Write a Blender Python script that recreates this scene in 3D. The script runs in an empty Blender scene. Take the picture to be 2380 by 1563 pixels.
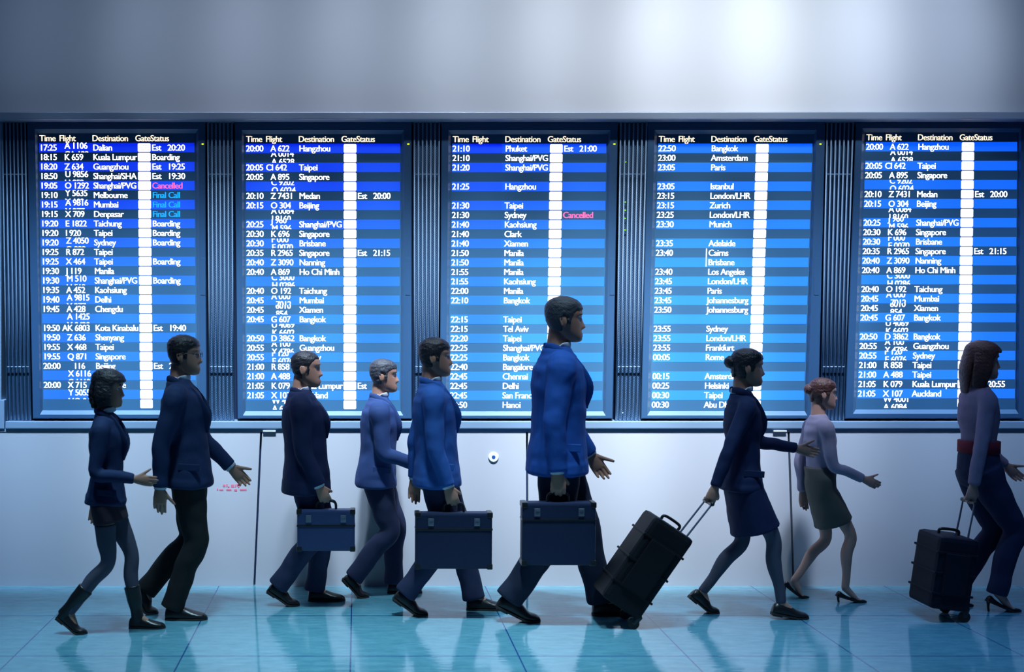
import bpy, bmesh, math, random
from mathutils import Vector, Matrix, noise

random.seed(7)
SC = bpy.context.scene
COL = SC.collection

# ------------------------------------------------------------------ camera
W, H = 2380, 1563
F = 2950.0                     # focal length in pixels
TH = 0.061                     # small downward pitch
PPX, PPY = 830.0, 748.0 + F * math.tan(TH)
CAM = Vector((0.0, 0.0, 1.8))
cd = bpy.data.cameras.new('camera')
cam = bpy.data.objects.new('camera', cd)
COL.objects.link(cam)
cam.location = CAM
cam.rotation_euler = (math.pi / 2 - TH, 0, 0)
cd.sensor_fit = 'HORIZONTAL'
cd.sensor_width = 36.0
cd.lens = 36.0 * F / W
cd.shift_x = (W / 2 - PPX) / W
cd.shift_y = (PPY - H / 2) / W
cd.clip_start, cd.clip_end = 0.05, 100
SC.camera = cam
cd.dof.use_dof = True
cd.dof.focus_distance = 8.5       # focused on the boards
cd.dof.aperture_fstop = 1.3

FWD = Vector((0, math.cos(TH), -math.sin(TH)))
UPV = Vector((0, math.sin(TH), math.cos(TH)))


def ray(px, py):
    return FWD + Vector(((px - PPX) / F, 0, 0)) + UPV * (-(py - PPY) / F)


def at(px, py, Y):
    d = ray(px, py)
    return CAM + d * (Y / d.y)


def on_floor(px, py):
    d = ray(px, py)
    return CAM + d * (-CAM.z / d.z)


YW = on_floor(830, 1363).y     # the wall stands where its foot meets the floor

# ------------------------------------------------------------------ light
SC.view_settings.view_transform = 'Standard'
SC.view_settings.look = 'None'
SC.view_settings.exposure = 0.0
SC.view_settings.gamma = 1.0
SC.view_settings.use_curve_mapping = False
SC.cycles.use_denoising = True
SC.cycles.max_bounces = 6
SC.cycles.sample_clamp_indirect = 6.0

wd = bpy.data.worlds.new('world')
SC.world = wd
wd.use_nodes = True
wd.node_tree.nodes['Background'].inputs[0].default_value = (0.08, 0.19, 0.52, 1)
wd.node_tree.nodes['Background'].inputs[1].default_value = 0.10


def spot(name, loc, target, watts, half_deg, color, size=0.25, blend=1.0):
    l = bpy.data.lights.new(name, 'SPOT')
    l.energy = watts * 1.06
    l.spot_size = math.radians(half_deg * 2)
    l.spot_blend = blend
    l.color = (color[0] * 0.93, color[1] * 0.955, color[2])
    l.shadow_soft_size = size
    o = bpy.data.objects.new(name, l)
    COL.objects.link(o)
    o.location = loc
    o.rotation_euler = (Vector(target) - Vector(loc)).to_track_quat('-Z', 'Y').to_euler()
    return o


COOL = (0.80, 0.92, 1.0)
# a row of unseen narrow spots added to brighten the wall above the boards
for px_, w_, c_ in ((-40, 55, (0.50, 0.70, 1.0)), (200, 95, (0.58, 0.75, 1.0)), (440, 165, (0.66, 0.79, 1.0)), (680, 215, (0.70, 0.81, 1.0)), (920, 275, (0.74, 0.84, 1.0)),
                    (1160, 400, (0.79, 0.88, 1.0)), (1400, 465, (0.85, 0.92, 1.0)), (1640, 730, (0.88, 0.94, 1.0)), (1880, 610, (0.84, 0.92, 1.0)), (2120, 470, (0.68, 0.80, 1.0)), (2360, 110, (0.55, 0.73, 1.0))):
    t_ = at(px_, 112, YW)
    spot('added_spot', (t_.x, YW - 3.0, 6.2), t_, w_ * 0.93, 11.5, c_, size=0.2)
# second added row, brightening boards and panels under them, over the walkers' heads
for px_, py_, w_, c_ in ((-80, 870, 1800, (0.46, 0.70, 1.0)), (160, 890, 2150, (0.54, 0.76, 1.0)), (400, 895, 2400, (0.64, 0.82, 1.0)), (640, 900, 2700, (0.70, 0.85, 1.0)),
                         (880, 900, 2700, (0.72, 0.86, 1.0)), (1120, 900, 3000, (0.77, 0.88, 1.0)), (1360, 905, 3500, (0.83, 0.91, 1.0)), (1600, 900, 3500, (0.84, 0.91, 1.0)),
                         (1840, 860, 2100, (0.72, 0.83, 1.0)), (2080, 850, 1700, (0.56, 0.74, 1.0)), (2320, 820, 1150, (0.46, 0.67, 1.0)), (2560, 800, 700, (0.42, 0.64, 1.0))):
    t_ = at(px_, py_, YW)
    spot('added_spot', (t_.x, YW - 2.4, 6.6), t_, w_ * 1.33, 8.0, c_, size=0.2)
# spots added out of view to brighten the floor
for x_, w_, c_ in ((-2.3, 520, (0.40, 0.76, 1.0)), (-1.0, 1000, (0.54, 0.86, 1.0)), (0.3, 1500, (0.62, 0.88, 1.0)), (1.5, 1150, (0.56, 0.84, 1.0)), (2.7, 700, (0.36, 0.66, 1.0)), (4.0, 420, (0.22, 0.48, 1.0))):
    spot('added_spot', (x_, YW - 2.4, 6.4), (x_, YW - 1.6, 0), w_ * 1.1, 14.5, c_)


# ------------------------------------------------------------------ materials
def mat(name, color, rough=0.6, metal=0.0, spec=0.5, emit=None, estr=1.0, bump=0.0, bscale=40.0, var=0.0, vscale=6.0, coat=0.0):
    m = bpy.data.materials.new(name)
    m.use_nodes = True
    nt = m.node_tree
    b = nt.nodes['Principled BSDF']
    b.inputs['Base Color'].default_value = (*color, 1)
    b.inputs['Roughness'].default_value = rough
    b.inputs['Metallic'].default_value = metal
    b.inputs['Specular IOR Level'].default_value = spec
    if coat:
        b.inputs['Coat Weight'].default_value = coat
    if emit:
        b.inputs['Emission Color'].default_value = (*emit, 1)
        b.inputs['Emission Strength'].default_value = estr
    tc = nt.nodes.new('ShaderNodeTexCoord')
    if var:
        n = nt.nodes.new('ShaderNodeTexNoise')
        n.inputs['Scale'].default_value = vscale
        n.inputs['Detail'].default_value = 4
        nt.links.new(tc.outputs['Object'], n.inputs['Vector'])
        mx = nt.nodes.new('ShaderNodeMix')
        mx.data_type = 'RGBA'
        mx.inputs['A'].default_value = (*[c * (1 - var) for c in color], 1)
        mx.inputs['B'].default_value = (*[min(1, c * (1 + var)) for c in color], 1)
        nt.links.new(n.outputs['Fac'], mx.inputs['Factor'])
        nt.links.new(mx.outputs['Result'], b.inputs['Base Color'])
    if bump:
        n2 = nt.nodes.new('ShaderNodeTexNoise')
        n2.inputs['Scale'].default_value = bscale
        n2.inputs['Detail'].default_value = 5
        nt.links.new(tc.outputs['Object'], n2.inputs['Vector'])
        bp = nt.nodes.new('ShaderNodeBump')
        bp.inputs['Strength'].default_value = bump
        bp.inputs['Distance'].default_value = 0.01
        nt.links.new(n2.outputs['Fac'], bp.inputs['Height'])
        nt.links.new(bp.outputs['Normal'], b.inputs['Normal'])
    return m


M_WALL = mat('wall_paint', (0.80, 0.80, 0.81), 0.65, bump=0.02, bscale=60, var=0.012, vscale=2.5)
M_PANEL = mat('panel_enamel', (0.45, 0.475, 0.52), 0.38, spec=0.45, var=0.02, vscale=3)
M_RAIL = mat('rail_metal', (0.36, 0.42, 0.52), 0.38, metal=0.25)
M_LEDGE = mat('ledge_metal', (0.25, 0.375, 0.52), 0.32, metal=0.2)
M_GAP = mat('dark_gap', (0.010, 0.035, 0.11), 0.8)
M_CASE = mat('casing_plastic', (0.030, 0.092, 0.195), 0.45, bump=0.02, bscale=250)
M_BEZEL = mat('bezel_plastic', (0.07, 0.155, 0.26), 0.4)
M_SCREEN = mat('screen_dark', (0.050, 0.150, 0.275), 0.33, spec=0.35)
M_BAR = mat('grille_bar', (0.25, 0.38, 0.52), 0.4, metal=0.15)
M_WHITE_TXT = mat('text_white', (0.5, 0.5, 0.5), 0.5, emit=(1.0, 1.0, 0.98), estr=1.5)
M_HEAD_TXT = mat('text_cream', (0.4, 0.36, 0.3), 0.5, emit=(1.0, 0.80, 0.58), estr=1.15)
M_PINK_TXT = mat('text_pink', (0.3, 0.1, 0.2), 0.5, emit=(1.0, 0.13, 0.40), estr=1.2)
M_CYAN_TXT = mat('text_blue', (0.05, 0.2, 0.3), 0.5, emit=(0.005, 0.36, 1.0), estr=1.15)
M_GATE = mat('gate_white', (0.5, 0.48, 0.46), 0.5, emit=(1.0, 0.95, 0.91), estr=1.15)
M_GATE_INK = mat('gate_ink', (0.4, 0.3, 0.25), 0.5, emit=(0.62, 0.50, 0.40), estr=0.45)
M_LED = mat('led_yellow_green', (0.4, 0.5, 0.0), 0.4, emit=(0.75, 0.9, 0.0), estr=1.2)
M_LED_G = mat('led_green', (0.1, 0.4, 0.0), 0.4, emit=(0.25, 0.75, 0.02), estr=0.9)
M_BUTTON = mat('button_grey', (0.05, 0.10, 0.2), 0.4)
M_LOCK = mat('lock_white', (0.78, 0.82, 0.92), 0.3)
M_HOLE = mat('keyhole_blue', (0.02, 0.08, 0.3), 0.4)
M_RED = mat('red_paint', (0.75, 0.16, 0.26), 0.5)


def stripe_mat(name, emit, s):
    return mat(name, (0.045, 0.22, 0.31), 0.33, spec=0.35, emit=emit, estr=s)


# perforated sheet behind the grille bars: rows of small dark holes
def perforated(name, strength):
    m = bpy.data.materials.new(name)
    m.use_nodes = True
    nt = m.node_tree
    b = nt.nodes['Principled BSDF']
    b.inputs['Roughness'].default_value = 0.6
    tc = nt.nodes.new('ShaderNodeTexCoord')
    sep = nt.nodes.new('ShaderNodeSeparateXYZ')
    nt.links.new(tc.outputs['Object'], sep.inputs[0])

    def wave(sock, k):
        a = nt.nodes.new('ShaderNodeMath'); a.operation = 'MULTIPLY'
        a.inputs[1].default_value = k
        nt.links.new(sock, a.inputs[0])
        s = nt.nodes.new('ShaderNodeMath'); s.operation = 'SINE'
        nt.links.new(a.outputs[0], s.inputs[0])
        return s.outputs[0]
    p = nt.nodes.new('ShaderNodeMath'); p.operation = 'MULTIPLY'
    nt.links.new(wave(sep.outputs['X'], 2 * math.pi / 0.0142), p.inputs[0])
    nt.links.new(wave(sep.outputs['Z'], 2 * math.pi / 0.0165), p.inputs[1])
    r = nt.nodes.new('ShaderNodeValToRGB')
    r.color_ramp.elements[0].position = 0.25
    r.color_ramp.elements[0].color = (0.012, 0.05, 0.12, 1)
    r.color_ramp.elements[1].position = 0.45
    r.color_ramp.elements[1].color = (0.012 + 0.10 * strength, 0.05 + 0.15 * strength, 0.12 + 0.2 * strength, 1)
    nt.links.new(p.outputs[0], r.inputs[0])
    nt.links.new(r.outputs[0], b.inputs['Base Color'])
    return m


M_MESH_PLAIN = mat('grille_back', (0.012, 0.05, 0.12), 0.7)
M_MESH_HOLES = perforated('grille_back_perforated', 1.0)


def floor_mat(x0, step_x, ys):
    m = bpy.data.materials.new('floor_tiles')
    m.use_nodes = True
    nt = m.node_tree
    b = nt.nodes['Principled BSDF']
    tc = nt.nodes.new('ShaderNodeTexCoord')
    sep = nt.nodes.new('ShaderNodeSeparateXYZ')
    nt.links.new(tc.outputs['Object'], sep.inputs[0])

    def mth(op, a, bb=None, cc=None):
        n = nt.nodes.new('ShaderNodeMath'); n.operation = op
        for i, v in enumerate((a, bb, cc)):
            if v is None:
                continue
            if isinstance(v, (int, float)):
                n.inputs[i].default_value = v
            else:
                nt.links.new(v, n.inputs[i])
        return n.outputs[0]

    def joint(sock, origin, step, w):
        t = mth('DIVIDE', mth('SUBTRACT', sock, origin), step)
        fr = mth('SUBTRACT', t, mth('ROUND', t))
        return mth('LESS_THAN', mth('MULTIPLY', mth('ABSOLUTE', fr), step), w)
    jx = joint(sep.outputs['X'], x0, step_x, 0.0036)
    jy = joint(sep.outputs['Y'], ys[0], abs(ys[1] - ys[0]), 0.006)
    j = mth('MAXIMUM', jx, jy)
    mp = nt.nodes.new('ShaderNodeMapping')
    mp.inputs['Scale'].default_value = (3, 9, 3)
    nt.links.new(tc.outputs['Object'], mp.inputs[0])
    n = nt.nodes.new('ShaderNodeTexNoise')
    n.inputs['Scale'].default_value = 2.2
    n.inputs['Detail'].default_value = 8
    n.inputs['Roughness'].default_value = 0.72
    nt.links.new(mp.outputs[0], n.inputs['Vector'])
    r = nt.nodes.new('ShaderNodeValToRGB')
    r.color_ramp.elements[0].position = 0.32
    r.color_ramp.elements[0].color = (0.075, 0.25, 0.33, 1)
    r.color_ramp.elements[1].position = 0.68
    r.color_ramp.elements[1].color = (0.15, 0.39, 0.48, 1)
    nt.links.new(n.outputs['Fac'], r.inputs[0])
    mx = nt.nodes.new('ShaderNodeMix'); mx.data_type = 'RGBA'
    mx.inputs['B'].default_value = (0.01, 0.05, 0.20, 1)
    nt.links.new(r.outputs[0], mx.inputs['A'])
    nt.links.new(j, mx.inputs['Factor'])
    nt.links.new(mx.outputs['Result'], b.inputs['Base Color'])
    rr = nt.nodes.new('ShaderNodeMapRange')
    rr.inputs['To Min'].default_value = 0.03
    rr.inputs['To Max'].default_value = 0.09
    nt.links.new(n.outputs['Fac'], rr.inputs['Value'])
    nt.links.new(rr.outputs[0], b.inputs['Roughness'])
    b.inputs['Specular IOR Level'].default_value = 0.5
    b.inputs['IOR'].default_value = 2.2
    mp2 = nt.nodes.new('ShaderNodeMapping')
    mp2.inputs['Scale'].default_value = (1.2, 14, 1)
    nt.links.new(tc.outputs['Object'], mp2.inputs[0])
    n3 = nt.nodes.new('ShaderNodeTexNoise')
    n3.inputs['Scale'].default_value = 2.5
    n3.inputs['Detail'].default_value = 2
    nt.links.new(mp2.outputs[0], n3.inputs['Vector'])
    bp = nt.nodes.new('ShaderNodeBump')
    bp.inputs['Strength'].default_value = 0.10
    bp.inputs['Distance'].default_value = 0.012
    nt.links.new(n3.outputs['Fac'], bp.inputs['Height'])
    nt.links.new(bp.outputs['Normal'], b.inputs['Normal'])
    return m


# ------------------------------------------------------------------ mesh helpers
class MB:
    def __init__(self):
        self.v, self.f, self.mi = [], [], []

    def add(self, verts, faces, mi=0):
        o = len(self.v)
        self.v += [Vector(p) for p in verts]
        self.f += [tuple(i + o for i in fc) for fc in faces]
        self.mi += [mi] * len(faces)

    def hexa(self, p, mi=0):      # 8 corners: front ring 0-3, back ring 4-7
        self.add(p, [(0, 1, 2, 3), (7, 6, 5, 4), (0, 4, 5, 1), (1, 5, 6, 2), (2, 6, 7, 3), (3, 7, 4, 0)], mi)

    def box(self, c, s, rot=None, mi=0):
        x, y, z = s[0] / 2, s[1] / 2, s[2] / 2
        P = [Vector(q) for q in ((-x, -y, z), (-x, -y, -z), (x, -y, -z), (x, -y, z), (-x, y, z), (-x, y, -z), (x, y, -z), (x, y, z))]
        if rot is not None:
            P = [rot @ q for q in P]
        self.hexa([q + Vector(c) for q in P], mi)

    def rings(self, rings, cap=True, mi=0):
        n = len(rings[0])
        vs = [p for r in rings for p in r]
        fs = []
        for i in range(len(rings) - 1):
            for k in range(n):
                a, b2 = i * n + k, i * n + (k + 1) % n
                fs.append((a, b2, b2 + n, a + n))
        if cap:
            fs.append(tuple(reversed(range(n))))
            fs.append(tuple((len(rings) - 1) * n + k for k in range(n)))
        self.add(vs, fs, mi)

    def tube(self, pts, rad, n=16, sub=5, cap=0.7, lat=Vector((0, 1, 0)), mi=0, pw=1.0):
        pts = [Vector(p) for p in pts]
        rad = [(r, r) if isinstance(r, (int, float)) else r for r in rad]
        C, R = catmull(pts, rad, sub)
        T = []
        for i in range(len(C)):
            a, b2 = C[max(0, i - 1)], C[min(len(C) - 1, i + 1)]
            T.append((b2 - a).normalized())
        if cap:
            k = 4
            head, hr, ht = [], [], []
            for j in range(k, 0, -1):
                a = j / k * math.pi / 2 * 0.96
                m_ = min(R[0]) * cap
                head.append(C[0] - T[0] * m_ * math.sin(a)); hr.append((R[0][0] * math.cos(a), R[0][1] * math.cos(a))); ht.append(T[0])
            tail, tr, tt = [], [], []
            for j in range(1, k + 1):
                a = j / k * math.pi / 2 * 0.96
                m_ = min(R[-1]) * cap
                tail.append(C[-1] + T[-1] * m_ * math.sin(a)); tr.append((R[-1][0] * math.cos(a), R[-1][1] * math.cos(a))); tt.append(T[-1])
            C, R, T = head + C + tail, hr + R + tr, ht + T + tt
        rings = []
        for c, r, t in zip(C, R, T):
            n1 = lat - t * lat.dot(t)
            if n1.length < 1e-4:
                n1 = Vector((1, 0, 0)) - t * t.x
            n1.normalize()
            n2 = t.cross(n1)
            ring = []
            for q in range(n):
                a = 2 * math.pi * q / n
                ca, sa = math.cos(a), math.sin(a)
                ca = math.copysign(abs(ca) ** pw, ca); sa = math.copysign(abs(sa) ** pw, sa)
                ring.append(c + n1 * (r[0] * ca) + n2 * (r[1] * sa))
            rings.append(ring)
        self.rings(rings, True, mi)

    def ball(self, c, r, rot=None, nu=16, nv=10, mi=0):
        r = (r, r, r) if isinstance(r, (int, float)) else r
        rings = []
        for i in range(nv + 1):
            th = math.pi * (0.02 + 0.96 * i / nv)
            ring = []
            for k in range(nu):
                ph = 2 * math.pi * k / nu
                p = Vector((r[0] * math.sin(th) * math.cos(ph), r[1] * math.sin(th) * math.sin(ph), -r[2] * math.cos(th)))
                ring.append((rot @ p if rot is not None else p) + Vector(c))
            rings.append(ring)
        self.rings(rings, True, mi)

    def disc(self, c, r, depth, n=28, mi=0):   # round button facing -Y
        c = Vector(c)
        rr = [r * 0.98, r, r, r * 0.9, r * 0.01]
        yy = [depth, depth, depth * 0.25, 0, 0]
        self.rings([[c + Vector((q * math.cos(2 * math.pi * k / n), y, q * math.sin(2 * math.pi * k / n))) for k in range(n)] for q, y in zip(rr, yy)], True, mi)

    def mesh(self, name):
        me = bpy.data.meshes.new(name)
        me.from_pydata([tuple(p) for p in self.v], [], self.f)
        me.validate()
        for p, i in zip(me.polygons, self.mi):
            p.material_index = i
        bm = bmesh.new(); bm.from_mesh(me)
        bmesh.ops.recalc_face_normals(bm, faces=bm.faces)
        bm.to_mesh(me); bm.free()
        return me

    def build(self, name, mats, parent=None, smooth=False, voxel=0, relax=0, wrinkle=0.0, wscale=9.0, bevel=0, origin=None):
        me = self.mesh(name)
        if voxel:
            me = remeshed(me, voxel, relax)
            smooth = True
        if bevel:
            bm = bmesh.new(); bm.from_mesh(me)
            ed = [e for e in bm.edges if len(e.link_faces) == 2 and e.calc_face_angle(0) > 0.6]
            bmesh.ops.bevel(bm, geom=ed, offset=bevel, segments=2, affect='EDGES', profile=0.6)
            bm.to_mesh(me); bm.free()
        if wrinkle:
            nr = [v.normal.copy() for v in me.vertices]
            for v, nn in zip(me.vertices, nr):
                q = v.co
                k = noise.noise(Vector((q.x * wscale, q.y * wscale, q.z * wscale * 1.7))) + 0.5 * noise.noise(Vector((q.x * 2.6 * wscale, q.y * 2.6 * wscale, q.z * 2.2 * wscale + 7)))
                v.co = q + nn * (k * wrinkle)
        if not isinstance(mats, (list, tuple)):
            mats = [mats]
        for m_ in mats:
            me.materials.append(m_)
        if smooth:
            me.polygons.foreach_set('use_smooth', [True] * len(me.polygons))
        o = bpy.data.objects.new(name, me)
        COL.objects.link(o)
        org = None
        if parent is not None:
            org = parent['_org'] if '_org' in parent else None
            org = Vector(org) if org is not None else Vector((0, 0, 0))
            o.parent = parent
        if origin is not None:
            org = (org or Vector((0, 0, 0)))
            me.transform(Matrix.Translation(-Vector(origin)))
            o.location = Vector(origin) - (org if parent is not None else Vector((0, 0, 0)))
            o['_org'] = tuple(origin)
        elif parent is not None:
            me.transform(Matrix.Translation(-org))
            o['_org'] = tuple(org)
        me.update()
        return o


def catmull(pts, rad, sub):
    C, R = [], []
    n = len(pts)
    if n == 2:
        for j in range(sub + 1):
            t = j / sub
            C.append(pts[0].lerp(pts[1], t))
            R.append(tuple(rad[0][k] * (1 - t) + rad[1][k] * t for k in (0, 1)))
        return C, R
    for i in range(n - 1):
        p0, p1, p2, p3 = pts[max(0, i - 1)], pts[i], pts[i + 1], pts[min(n - 1, i + 2)]
        for j in range(sub):
            t = j / sub
            C.append(0.5 * ((2 * p1) + (p2 - p0) * t + (2 * p0 - 5 * p1 + 4 * p2 - p3) * t * t + (3 * p1 - p0 - 3 * p2 + p3) * t ** 3))
            s = t * t * (3 - 2 * t)
            R.append(tuple(rad[i][k] * (1 - s) + rad[i + 1][k] * s for k in (0, 1)))
    C.append(pts[-1]); R.append(rad[-1])
    return C, R


def remeshed(me, voxel, relax):
    o = bpy.data.objects.new('remesh_source', me)
    COL.objects.link(o)
    md = o.modifiers.new('remesh', 'REMESH')
    md.mode = 'VOXEL'; md.voxel_size = voxel
    if relax:
        sm = o.modifiers.new('relax', 'SMOOTH'); sm.factor = 0.5; sm.iterations = relax
    dg = bpy.context.evaluated_depsgraph_get()
    dg.update()
    out = bpy.data.meshes.new_from_object(o.evaluated_get(dg))
    bpy.data.objects.remove(o)
    bpy.data.meshes.remove(me)
    return out


def thing(name, loc, label, cat, group=None):
    o = bpy.data.objects.new(name, None)
    COL.objects.link(o)
    o.location = loc
    o.empty_display_size = 0.1
    o['_org'] = tuple(loc)
    o['label'] = label
    o['category'] = cat
    if group:
        o['group'] = group
    return o


def struct(o):
    o['kind'] = 'structure'
    return o


def slab(mb, x0, y0, x1, y1, yf, th, mi=0, xb0=None, xb1=None):
    """A block whose front outline is given in photo pixels at depth yf."""
    a, b, c, d = at(x0, y0, yf), at(x0 if xb0 is None else xb0, y1, yf), at(x1 if xb1 is None else xb1, y1, yf), at(x1, y0, yf)
    k = Vector((0, th, 0))
    mb.hexa([a, b, c, d, a + k, b + k, c + k, d + k], mi)


# ------------------------------------------------------------------ room
fx = [on_floor(x, 1363).x for x in (200, 509)]
fy = [on_floor(830, y).y for y in (1432, 1526)]
M_FLOOR = floor_mat(fx[0], fx[1] - fx[0], fy)
mb = MB(); mb.box((1.2, YW / 2 - 0.4, -0.1), (16, YW + 1.6, 0.2))
struct(mb.build('floor', M_FLOOR))

mb = MB()
mb.box((1.2, YW + 0.25, (at(830, 268, YW).z + 7.0) / 2), (16, 0.5 + 0.04, 7.0 - at(830, 268, YW).z))
struct(mb.build('wall_back', M_WALL))
mb = MB()
zt, zb = at(830, 262, YW).z, at(830, 985, YW).z
mb.box((1.2, YW + 0.28, (zt + zb) / 2), (16, 0.2, zt - zb))
struct(mb.build('wall_recess', M_GAP))

# rail over the boards and ledge under them
mb = MB(); slab(mb, -1200, 260, 3400, 277.5, YW - 0.12, 0.30)
struct(mb.build('trim_1', M_RAIL, bevel=0.006))
mb = MB()
slab(mb, 12, 979.5, 3400, 997.5, YW - 0.016, 0.2)
struct(mb.build('trim_2', M_LEDGE, bevel=0.007))
mb = MB(); slab(mb, -1200, 930, 10, 997.5, YW - 0.014, 0.2)
slab(mb, -1200, 280, 3, 935, YW - 0.01, 0.12)
struct(mb.build('trim_3', M_LEDGE, bevel=0.005))
mb = MB(); slab(mb, -1200, 997.5, 3400, 1004.5, YW - 0.004, 0.15)
struct(mb.build('trim_4', M_LEDGE))
mb = MB(); mb.box((1.2, YW + 0.2, at(830, 1000, YW).z / 2), (16, 0.3, at(830, 1000, YW).z))
struct(mb.build('wall_behind_panels', M_GAP))

# enamel panels of the lower wall, dark joints between them
xt = [-1250, 607, 1225, 1833, 3500]
xb_ = [-1250, 591, 1226, 1845, 3500]
panels = []
for i in range(4):
    mb = MB()
    g0, g1 = (2.2, 2.2)
    slab(mb, xt[i] + g0, 1004.5, xt[i + 1] - g1, 1364.5, YW, 0.06, 0, xb_[i] + g0, xb_[i + 1] - g1)
    p = struct(mb.build('wall_panel', M_PANEL, bevel=0.004))
    panels.append(p)
# latches at the panel heads
for (xa, xbb, par) in ((611, 641, panels[1]), (1798, 1829, panels[2])):
    mb = MB(); slab(mb, xa, 1001, xbb, 1004.2, YW - 0.016, 0.02)
    mb.build('latch', M_LOCK, par, bevel=0.001)
c = at(1147, 1063, YW)
mb = MB(); mb.disc(c + Vector((0, -0.008, 0)), 0.0345, 0.012)
lk = mb.build('lock', M_LOCK, panels[1])
mb = MB(); mb.disc(c + Vector((0, -0.0095, 0)), 0.0125, 0.004)
mb.build('keyhole', M_HOLE, lk)
# worn red marks on the first panel
mb = MB()
for (x, y, w_, h_) in ((518, 1127, 6, 5), (526, 1126, 3, 6), (530, 1131, 3, 3), (537, 1127, 7, 6), (546, 1127, 2, 6), (550, 1126, 9, 4), (553, 1127, 3, 7),
                       (504, 1136, 3, 4), (510, 1138, 9, 3), (526, 1137, 12, 4), (544, 1138, 7, 4), (557, 1137, 16, 4)):
    slab(mb, x, y, x + w_, y + h_, YW - 0.0015, 0.003)
mb.build('red_marking', M_RED, panels[0])

# ------------------------------------------------------------------ departure boards
_txt = {}


def glyphs(s):
    """Flat glyph mesh of a string: (verts, faces) with cap height 1, x from 0, baseline 0."""
    if s in _txt:
        return _txt[s]
    cu = bpy.data.curves.new('lettering', 'FONT')
    cu.body = s
    cu.size = 1.0
    cu.offset = 0.0
    cu.space_character = 0.93
    cu.resolution_u = 3
    o = bpy.data.objects.new('lettering', cu)
    COL.objects.link(o)
    dg = bpy.context.evaluated_depsgraph_get(); dg.update()
    me = bpy.data.meshes.new_from_object(o.evaluated_get(dg))
    vs = [(v.co.x, v.co.y) for v in me.vertices]
    fs = [tuple(p.vertices) for p in me.polygons]
    bpy.data.objects.remove(o); bpy.data.curves.remove(cu); bpy.data.meshes.remove(me)
    _txt[s] = (vs, fs)
    return _txt[s]


CAPH = max(v[1] for v in glyphs('H')[0])
WIDE = max(v[0] for v in glyphs('Shanghai/PVG')[0])
CAP = 14.0                                         # cap height in photo pixels
KY = CAP / CAPH
KX = 100.0 / WIDE
PITCH = 22.08


def put_text(mb, s, u, ybase, mapf, clip=None, kx=1.0):
    vs, fs = glyphs(s)
    P = [(u + x * KX * kx, ybase - y * KY) for x, y in vs]
    if clip:
        bm = bmesh.new()
        bv = [bm.verts.new((x, y, 0)) for x, y in P]
        for f in fs:
            try:
                bm.faces.new([bv[i] for i in f])
            except ValueError:
                pass
        for y, n in ((clip[0], -1), (clip[1], 1)):
            bmesh.ops.bisect_plane(bm, geom=bm.verts[:] + bm.edges[:] + bm.faces[:], plane_co=(0, y, 0), plane_no=(0, n, 0), clear_outer=True)
        bm.verts.index_update()
        P = [(v.co.x, v.co.y) for v in bm.verts]
        fs = [tuple(v.index for v in f.verts) for f in bm.faces]
        bm.free()
    if fs:                                   # heavy strokes: the glyphs twice, a hair apart
        for dx in (-.5, 0, .5):
            mb.add([mapf(x + dx, y) for x, y in P], fs)


def scr(a, b='X 402'):
    return ('s', a, b)


def mid(a, b):
    return ('m', a, b)


B2 = [('20:00', 'A 622', 'Hangzhou', ''), ('', mid('A 0014', 'A 6528'), '', ''), ('20:05', 'CI 642', 'Taipei', ''),
      ('20:05', 'A 895', 'Singapore', ''), ('', mid('C 9202', 'O 6024'), '', ''), ('20:10', 'Z 7431', 'Medan', 'Est|20:00'),
      ('20:15', 'O 304', 'Beijing', ''), ('', mid('A 0084', 'J 8160'), '', ''), ('20:25', mid('J 960', 'M 596'), 'Shanghai/PVG', ''),
      ('20:30', 'K 696', 'Singapore', ''), ('20:30', mid('F 000', 'E 0070'), 'Brisbane', ''), ('20:35', 'R 2965', 'Singapore', 'Est|21:15'),
      ('20:40', 'Z 3090', 'Nanning', ''), ('20:40', 'A 869', 'Ho Chi Minh', ''), ('', mid('C 3000', 'H 0286'), '', ''),
      ('20:40', 'O 192', 'Taichung', ''), ('20:45', mid('A 000', '  7012'), 'Mumbai', ''), ('20:45', mid('  6010', '  854'), 'Xiamen', ''),
      ('20:45', 'G 607', 'Bangkok', ''), ('', mid('U 4069', 'K 6602'), '', ''), ('20:50', 'D 3862', 'Bangkok', ''),
      ('20:55', mid('A 100', 'Y 4786'), 'Guangzhou', ''), ('20:55', mid('F 120', 'E 6076'), 'Sydney', ''), ('21:00', 'R 858', 'Taipei', ''),
      ('21:00', 'A 488', 'Taipei', ''), ('21:05', 'K 079', 'Kuala Lumpur', 'Est|20:55'), ('21:05', 'X 107', 'Auckland', ''),
      ('', mid('W 4001', 'A 6084'), '', '')]
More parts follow.
